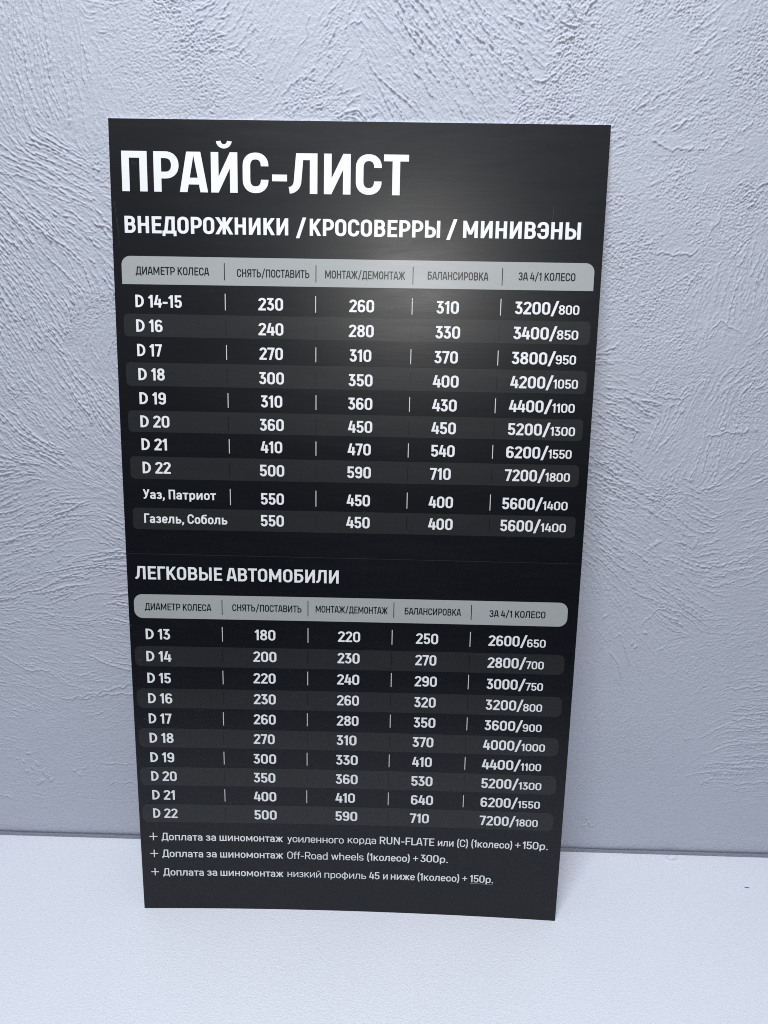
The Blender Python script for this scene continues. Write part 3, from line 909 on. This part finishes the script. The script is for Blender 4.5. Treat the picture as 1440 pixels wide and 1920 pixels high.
        p.stroke([(W * 0.36, m)] + arc(W / 2, m - ry2, rx2, ry2, 90, 0, 7) + arc(W / 2, u + ry2, rx2, ry2, 0, -90, 7)
                 + arc(W / 2, u + ry2, W / 2 - t, ry2, 270, 188, 7))
    elif c == 'У':
        W, lb, rb = 0.67, D, D
        p.stroke([(hw * 1.05, H + 0.02), (W * 0.54, 0.28)], clip=(0, H))
        p.stroke([(W - hw * 1.05, H + 0.02), (W * 0.44, 0.20)] + arc(W * 0.20, 0.20, W * 0.22, 0.20 - u, -15, -90, 6, 2.0) + [(0.07, u)], clip=(0, H))
    elif c == 'у':
        W, lb, rb = 0.58, D, D
        p.stroke([(hw * 1.05, H + 0.02), (W * 0.54, 0.02)], clip=(-1, H))
        p.stroke([(W - hw * 1.05, H + 0.02), (W * 0.44, -0.08)] + arc(W * 0.24, -0.06, W * 0.18, 0.16, -20, -90, 6, 2.0) + [(0.06, -0.22)], clip=(-1, H))
    elif c == 'aa' or c == 'a':
        W, lb, rb = 0.545, 0.035, 0.075
        rx = W / 2 - t
        p.stroke([(W - t, 0), (W - t, H - u - rx * 0.95)] + arc(W / 2, H - u - rx * 0.95, rx, rx * 0.95, 0, 165, 12))
        yt = 0.435
        rr = (yt - 2 * u) / 2
        p.stroke([(W - t, yt - u)] + arc(t + rr, u + rr, rr, rr, 90, 270, 10) + [(W - t, u)])
    elif c == 'е' or c == 'e':
        W, lb, rb = 0.565, R, 0.035
        rx = W / 2 - t
        ry = min(rx * 1.05, H / 2 - u)
        p.stroke([(t, 0.355), (W - t, 0.355)])
        p.stroke([(W - t, 0.33), (W - t, H - u - ry - 0.003)] + arc(W / 2, H - u - ry, rx, ry, 0, 180, 14)
                 + arc(W / 2, u + ry, rx, ry, 180, 335, 12))
    elif c in 'рp':
        W, rb = 0.575, R
        p.stroke([(t, -0.205), (t, H - 0.06)])
        p.stadium(0, W, 0, H)
    elif c == 'б':
        W, lb, rb = 0.58, R, R
        p.stadium(0, W, 0, H)
        p.stroke([(t, 0.36)] + [(t, 0.62)] + arc(t + 0.24, 0.66, 0.24, 0.24, 180, 100, 6, 2.0) + [(W - 0.02, H + 0.285 - u)])
    elif c == 'ф':
        W, lb, rb = 0.80, R, R
        p.stadium(0, W, 0, H)
        p.rect(W / 2 - t, -0.21, W / 2 + t, H + 0.2)
    elif c == 'f':
        W, lb, rb = 0.40, 0.01, 0.0
        x = 0.13 + t
        p.stroke([(x, 0), (x, 0.80)] + arc(x + 0.16, 0.80, 0.16, 1 - u - 0.80, 180, 90, 7) + [(W, 1 - u)])
        p.rect(0, XH - 2 * u, W - 0.02, XH)
    elif c == 'd':
        W, lb = 0.575, R
        p.stadium(0, W, 0, H)
        p.rect(W - w, 0, W, 1.0)
    elif c == 'h':
        W = 0.565
        rx = W / 2 - t
        p.rect(0, 0, w, 1.0)
        p.stroke([(t, H - u - rx - 0.05)] + arc(W / 2, H - u - rx, rx, rx, 180, 0, 14) + [(W - t, 0)])
    elif c == 'l':
        W, lb, rb = w, 0.08, 0.07
        p.rect(0, 0, w, 1.0)
    elif c == 's':
        W, lb, rb = 0.52, 0.03, 0.03
        m = H / 2
        rx, ry = W / 2 - t, (H / 2 - u) / 2
        p.stroke(arc(W / 2, H - u - ry, rx, ry, 20, 180, 10) + arc(W / 2, H - u - ry, rx, ry, 180, 262, 5)
                 + arc(W / 2, u + ry, rx, ry, 82, 0, 5) + arc(W / 2, u + ry, rx, ry, 0, -160, 10))
    elif c == 'w':
        W, lb, rb = 0.84, D, D
        q = [(hw, H), (W * 0.29, 0), (W / 2, H), (W * 0.71, 0), (W - hw, H)]
        for a, b2 in zip(q[:-1], q[1:]):
            dx_, dy_ = (b2[0] - a[0]) * 0.03, (b2[1] - a[1]) * 0.03
            p.stroke([(a[0] - dx_, a[1] - dy_), (b2[0] + dx_, b2[1] + dy_)], clip=(0, H), w=w * 0.96)
    elif c == '1':
        W, lb, rb = 0.345, 0.02, 0.075
        W = 0.17 + w
        p.rect(W - w, 0, W, H)
        p.stroke([(0.045, 0.735), (W - t * 0.8, 0.975)], clip=(0, H), w=w * 0.92)
    elif c == '2':
        W, lb, rb = 0.585, 0.03, 0.028
        rx = W / 2 - t
        yc = H - u - rx
        p.stroke(arc(W / 2, yc, rx, rx, 172, 0, 12) + arc(W / 2 - rx * 0.1, yc, rx * 1.1, rx * 0.9, 0, -38, 4, 2.0)
                 + [(t * 1.12, u * 1.25)], clip=(0.0, H))
        p.poly([(0, 0), (w, 0), (w, 2 * u), (0, 2 * u * 0.95)])
        p.rect(0, 0, W - 0.01, 2 * u)
    elif c == '3':
        W, lb, rb = 0.565, 0.015, 0.03
        xr = W - 0.045
        m = 0.545
        p.rect(0.035, H - 2 * u, xr, H)
        p.stroke([(xr - t * 1.15, H + 0.02), (W * 0.36, m)], clip=(m - u, H), w=w * 1.02)
        rx = W / 2 - t
        ry = min((m - u) / 2, rx * 1.2)
        p.stroke([(W * 0.26, m)] + arc(W / 2, m - ry, rx, ry, 90, 0, 8) + arc(W / 2, u + ry, rx, ry, 0, -168, 14))
    elif c == '4':
        W, lb, rb = 0.625, 0.0, 0.008
        p.stroke([(W * 0.46, H + 0.02), (hw * 1.02, 0.20)], clip=(0.20, H))
        p.rect(0.012, 0.20, W, 0.20 + 2 * u)
        xs = W * 0.735
        p.rect(xs - t, 0, xs + t, 0.70)
    elif c == '5':
        W, lb, rb = 0.57, 0.04, 0.03
        p.rect(0.035, 0.43, 0.035 + w, H)
        p.rect(0.035, H - 2 * u, W - 0.035, H)
        rx = W / 2 - t
        yt = 0.645 - u
        ry = min((yt - u) / 2, rx * 1.2)
        p.stroke(arc(W / 2, yt - ry, rx, ry, 158, 0, 12) + arc(W / 2, u + ry, rx, ry, 0, -168, 14))
    elif c in '69':
        W, lb, rb = 0.585, 0.042, 0.036
        q = Pen(w)
        rx = W / 2 - t
        q.stadium(0, W, 0, 0.63)
        q.stroke([(t, 0.30)] + [(t, 1 - u - rx * 1.08)] + arc(W / 2, 1 - u - rx * 1.08, rx, rx * 1.08, 180, 18, 13))
        if c == '9':
            lb, rb = rb, lb
            q.polys = [[(W - x, 1 - y) for x, y in pl] for pl in q.polys]
        p.polys = q.polys
    elif c == '7':
        W, lb, rb = 0.56, 0.015, 0.012
        p.rect(0, H - 2 * u, W, H)
        p.stroke([(W - hw * 1.1, H - u), (W * 0.37, -0.02)], clip=(0, H))
        p.poly([(W - w * 1.1, H - 2 * u), (W - 0.032, H - 2 * u), (W, H), (W - w, H)])
    elif c == '8':
        W, lb, rb = 0.595, 0.036, 0.036
        p.stadium(0, W, 0, 0.50 + 2 * u * 0.5)
        p.stadium(0.022, W - 0.022, 0.50 - 2 * u * 0.1, H)
    elif c == '/':
        W, lb, rb = 0.56, 0.02, 0.02
        p.stroke([(hw * 0.95, -0.16), (W - hw * 0.95, 1.14)], clip=(-0.12, 1.10), w=w * 0.92)
    elif c == '(':
        W, lb, rb = 0.26, 0.05, 0.02
        p.stroke(arc(W + 0.12, 0.46, W + 0.12 - t, 0.66, 116, 244, 14, 2.4))
    elif c == ')':
        W, lb, rb = 0.26, 0.02, 0.05
        p.stroke(arc(-0.12, 0.46, W + 0.12 - t, 0.66, 64, -64, 14, 2.4))
    elif c == '.':
        W = w * 1.08
        lb = rb = 0.07
        p.rect(0, 0, W, W * 0.95)
    elif c == ',':
        W, lb, rb = w * 1.15, 0.03, 0.05
        p.poly([(w * 0.15, 0.0), (w * 1.15, 0.0), (w * 1.15, w), (w * 0.15, w)])
        p.poly([(-0.02, -0.17), (w * 0.55, -0.17), (w * 1.15, 0.0), (w * 0.15, 0.0)])
    elif c == '+':
        W, lb, rb = 1.0, 0.0, 0.0
        p.rect(0, -t, W, t)
        p.rect(W / 2 - t, -W / 2, W / 2 + t, W / 2)
    elif c == '_':
        W, lb, rb = 1.0, 0.0, 0.0
        p.rect(0, -t, W, t)
    else:
        raise ValueError('no glyph for ' + ch)
    return W, p.polys, lb, rb


_cache = {}


def glyph_mesh(ch, w):
    key = (ch, round(w, 4))
    if key in _cache:
        return _cache[key]
    W, polys, lb, rb = glyph(ch, w)
    vs, fs = [], []
    for pl in polys:
        a = sum(pl[i][0] * pl[(i + 1) % len(pl)][1] - pl[(i + 1) % len(pl)][0] * pl[i][1] for i in range(len(pl)))
        if abs(a) < 1e-9:
            continue
        if a < 0:
            pl = pl[::-1]
        s = len(vs)
        vs += [Vector(q) for q in pl]
        fs.append(list(range(s, s + len(pl))))
    V, E, F, _, _, OF = delaunay_2d_cdt(vs, [], fs, 0, 1e-5, True)
    tris = [f for f, o in zip(F, OF) if len(o)]
    _cache[key] = (W, [tuple(v) for v in V], tris, lb, rb)
    return _cache[key]


#            cap height mm, stroke weight
STYLE = {'title': (38.4, 0.19), 'sub': (16.5, 0.192), 'head': (15.0, 0.176), 'h1': (7.9, 0.158), 'h2': (7.9, 0.155),
         'd1': (12.55, 0.18), 'd1s': (9.4, 0.162), 'd2': (12.4, 0.174), 'd2s': (9.3, 0.158), 'name': (10.5, 0.172),
         'n': (10.0, 0.14), 'nl': (9.9, 0.112)}


def lay_text(text, style, xa, xb, base, V, F, cap=None):
    capd, w = STYLE[style]
    cap = cap or capd
    pen = 0.0
    items = []
    for i, ch in enumerate(text):
        if ch == ' ':
            pen += 0.27
            continue
        W, v, f, lb, rb = glyph_mesh(ch, w)
        if i:
            pen += lb
        items.append((pen, v, f))
        pen += W
        end = pen
        pen += rb
    sx = (xb - xa) / end
    for off, v, f in items:
        s = len(V)
        V += [(xa + (off + x) * sx, base + y * cap) for x, y in v]
        F += [tuple(s + k for k in tri) for tri in f]
    return sx / cap


def shape_text(kind, x0, x1, y, V, F):
    """A plus or an underline drawn to its measured width."""
    s = len(V)
    if kind == 'ul':
        pts = [(x0, y - 0.09), (x1, y - 0.09), (x1, y + 0.09), (x0, y + 0.09)]
        V += pts
        F.append((s, s + 1, s + 2, s + 3))
        return
    L = x1 - x0
    t = 0.6 if kind == 'plus' else 0.55
    m = (x0 + x1) / 2
    hy = L / 2 * 1.08
    pts = [(x0, y - t), (m - t, y - t), (m - t, y - hy), (m + t, y - hy), (m + t, y - t), (x1, y - t),
           (x1, y + t), (m + t, y + t), (m + t, y + hy), (m - t, y + hy), (m - t, y + t), (x0, y + t)]
    V += pts
    F += [tuple(s + k for k in q) for q in ((0, 1, 10, 11), (1, 4, 7, 10), (4, 5, 6, 7), (1, 2, 3, 4), (10, 7, 8, 9))]


def lettering(name, entries, material, parent, lift=0.0003):
    V, F = [], []
    for st, tx, xa, xb, y in entries:
        if st in ('plus', 'plus2', 'ul'):
            shape_text(st, xa, xb, y, V, F)
        else:
            r = lay_text(tx, st, xa, xb, y, V, F)
            DEBUG.append((st, tx, round(r, 3)))
    return link_mesh(name, place(V, lift), F, material, parent)


DEBUG = []
lettering("title_lettering", TEXT['title'], M_WHITE, board)
lettering("subtitle_lettering", TEXT['sub'], M_WHITE, board)
lettering("subtitle_lettering", TEXT['head'], M_WHITE, board)

# the overlap where the two sheets of film meet
seam_pts = []
for i in range(51):
    x = 1.0 + 498.0 * i / 50
    seam_pts += [(x, 446.5), (x, 447.05)]
link_mesh("film_seam", place(seam_pts, 0.0001), [(2 * i, 2 * i + 2, 2 * i + 3, 2 * i + 1) for i in range(50)], M_SEAM, board)


def header(quad, r_top, r_bot, texts, seps):
    bar = build_band("header_bar", quad, r_top, r_bot, M_HEAD, board)
    for e in texts:
        lettering("column_lettering", [e], M_INK, bar)
    for x, ya, yb in seps:
        build_line("divider_line", x, ya, yb, 0.85, M_INK, bar)


header(BANDS[0], 9.0, 0.0, TEXT['h1'], SEPS['h1'])
header(BANDS[6], 9.5, 9.5, TEXT['h2'], SEPS['h2'])


def price_row(entries, seps, quad, radius, sep_key):
    row = empty("price_row", board)
    if quad:
        build_band("row_band", quad, radius, radius, M_BAND, row)
    cells, i = [], 0
    while i < len(entries):
        e = entries[i]
        if i + 1 < len(entries) and entries[i + 1][0] in ('d1s', 'd2s'):
            n = entries[i + 1]
            cells.append([e, [e[0], '/', e[3] + 0.35, n[2] + 0.35, e[4]], n])
            i += 2
        else:
            cells.append([e])
            i += 1
    for k, c in enumerate(cells):
        lettering("size_lettering" if k == 0 else "price_lettering", c, M_WHITE, row)
    for x, ya, yb in seps:
        build_line("divider_line", x, ya, yb, 0.62 if quad else 0.85, M_INK if quad else M_DIV, row)
    return row


for i in range(10):
    price_row(TEXT['a%d' % i], SEPS[str(i + 1)], BANDS[1 + i // 2] if i % 2 else None, 4.6, i)
    price_row(TEXT['b%d' % i], SEPS['2%d' % (i + 1)], BANDS[7 + i // 2] if i % 2 else None, 7.0, i)
for i in range(3):
    lettering("surcharge_lettering", TEXT['n%d' % i], M_WHITE, board)

# fine scratches in the film
rng2 = np.random.default_rng(5)
SV, SF = [], []


def scratch(xa, ya, xb, yb, w):
    d = math.hypot(xb - xa, yb - ya)
    nx_, ny_ = -(yb - ya) / d * w / 2, (xb - xa) / d * w / 2
    s = len(SV)
    SV.extend([(xa + nx_, ya + ny_), (xa - nx_, ya - ny_), (xb - nx_ * 0.3, yb - ny_ * 0.3), (xb + nx_ * 0.3, yb + ny_ * 0.3)])
    SF.append((s, s + 1, s + 2, s + 3))


for a in ((22.5, 851.5, 27.5, 848.2, 0.22), (3.5, 813, 7.2, 770, 0.18), (6.0, 797, 6.9, 778, 0.16), (448, 815, 447, 795, 0.2),
          (478, 800, 477, 783, 0.18), (182, 282.5, 185.5, 286.0, 0.35), (122, 272, 127, 277, 0.3), (11, 252, 20, 247, 0.3),
          (18, 249, 20.5, 252, 0.25), (70, 262, 80, 263, 0.2), (74, 205, 84, 200, 0.2), (262, 716, 380, 708, 0.18),
          (300, 722, 396, 713, 0.15), (255, 705, 330, 702, 0.15), (60, 156.5, 63.5, 156, 0.3), (108, 146, 109, 146.6, 0.9),
          (9, 322, 12, 323.5, 0.6), (0.4, 363.5, 3.2, 364.6, 0.7), (215, 860, 217, 861, 0.4)):
    scratch(*a)
for _ in range(34):
    x, y = rng2.uniform(8, 490), rng2.uniform(10, 880)
    a, l = rng2.normal(0.0, 0.5), rng2.uniform(2, 14)
    scratch(x, y, x + l * math.cos(a), y + l * math.sin(a) * 0.6, rng2.uniform(0.06, 0.14))
link_mesh("scratch_marks", place(SV, 0.0004), SF, M_SCR, board)

# ------------------------------------------------------------------ crumbs on the tabletop
M_CRUMB, nt, b = mat("dark_grit")
b.inputs['Base Color'].default_value = (0.03, 0.032, 0.04, 1)
b.inputs['Roughness'].default_value = 0.8
M_FLAKE, nt, b = mat("plaster_flake")
b.inputs['Base Color'].default_value = (0.74, 0.76, 0.80, 1)
b.inputs['Roughness'].default_value = 0.85


def chip(name, loc, pts, height, material, label, category, rotz=0.0, seed=1):
    """A small irregular fragment: an outline with a jagged, domed top."""
    rg = np.random.default_rng(seed)
    n = len(pts)
    cxm = sum(q[0] for q in pts) / n
    cym = sum(q[1] for q in pts) / n
    verts = [(x, y, 0.0) for x, y in pts]
    verts += [(x * 0.93 + cxm * 0.07, y * 0.93 + cym * 0.07, height * rg.uniform(0.35, 0.8)) for x, y in pts]
    verts += [(x * 0.5 + cxm * 0.5, y * 0.5 + cym * 0.5, height * rg.uniform(0.7, 1.1)) for x, y in pts]
    verts.append((cxm, cym, height))
    faces = []
    for r in (0, 1):
        for i in range(n):
            j = (i + 1) % n
            faces.append((r * n + i, r * n + j, (r + 1) * n + j, (r + 1) * n + i))
    for i in range(n):
        faces.append((2 * n + i, 2 * n + (i + 1) % n, 3 * n))
    faces.append(tuple(reversed(range(n))))
    o = link_mesh(name, verts, faces, material)
    o.location = loc
    o.rotation_euler = (0, 0, rotz)
    o['label'] = label
    o['category'] = category
    return o


chip("dark_splinter", (0.7585, 0.0605, -0.0003), [(-0.0036, 0.0004), (-0.003, -0.0001), (-0.001, -0.0006), (0.0015, -0.0007),
     (0.0036, -0.0006), (0.0034, 0.0), (0.001, 0.0001), (-0.0015, 0.0005)], 0.0006, M_CRUMB,
     'tiny dark splinter lying alone on the white tabletop', 'splinter', -0.1)
chip("plaster_flake", (0.6785, 0.1055, -0.0003), [(-0.009, 0.0), (-0.006, -0.0035), (-0.001, -0.0042), (0.005, -0.0036), (0.0095, -0.0015),
     (0.0085, 0.0018), (0.004, 0.0035), (0.001, 0.0024), (-0.003, 0.0036), (-0.0075, 0.0026)], 0.0058, M_FLAKE,
     'white plaster flake lying in the joint of wall and tabletop', 'plaster flake', 0.05, 4).scale = (0.8, 0.8, 0.75)
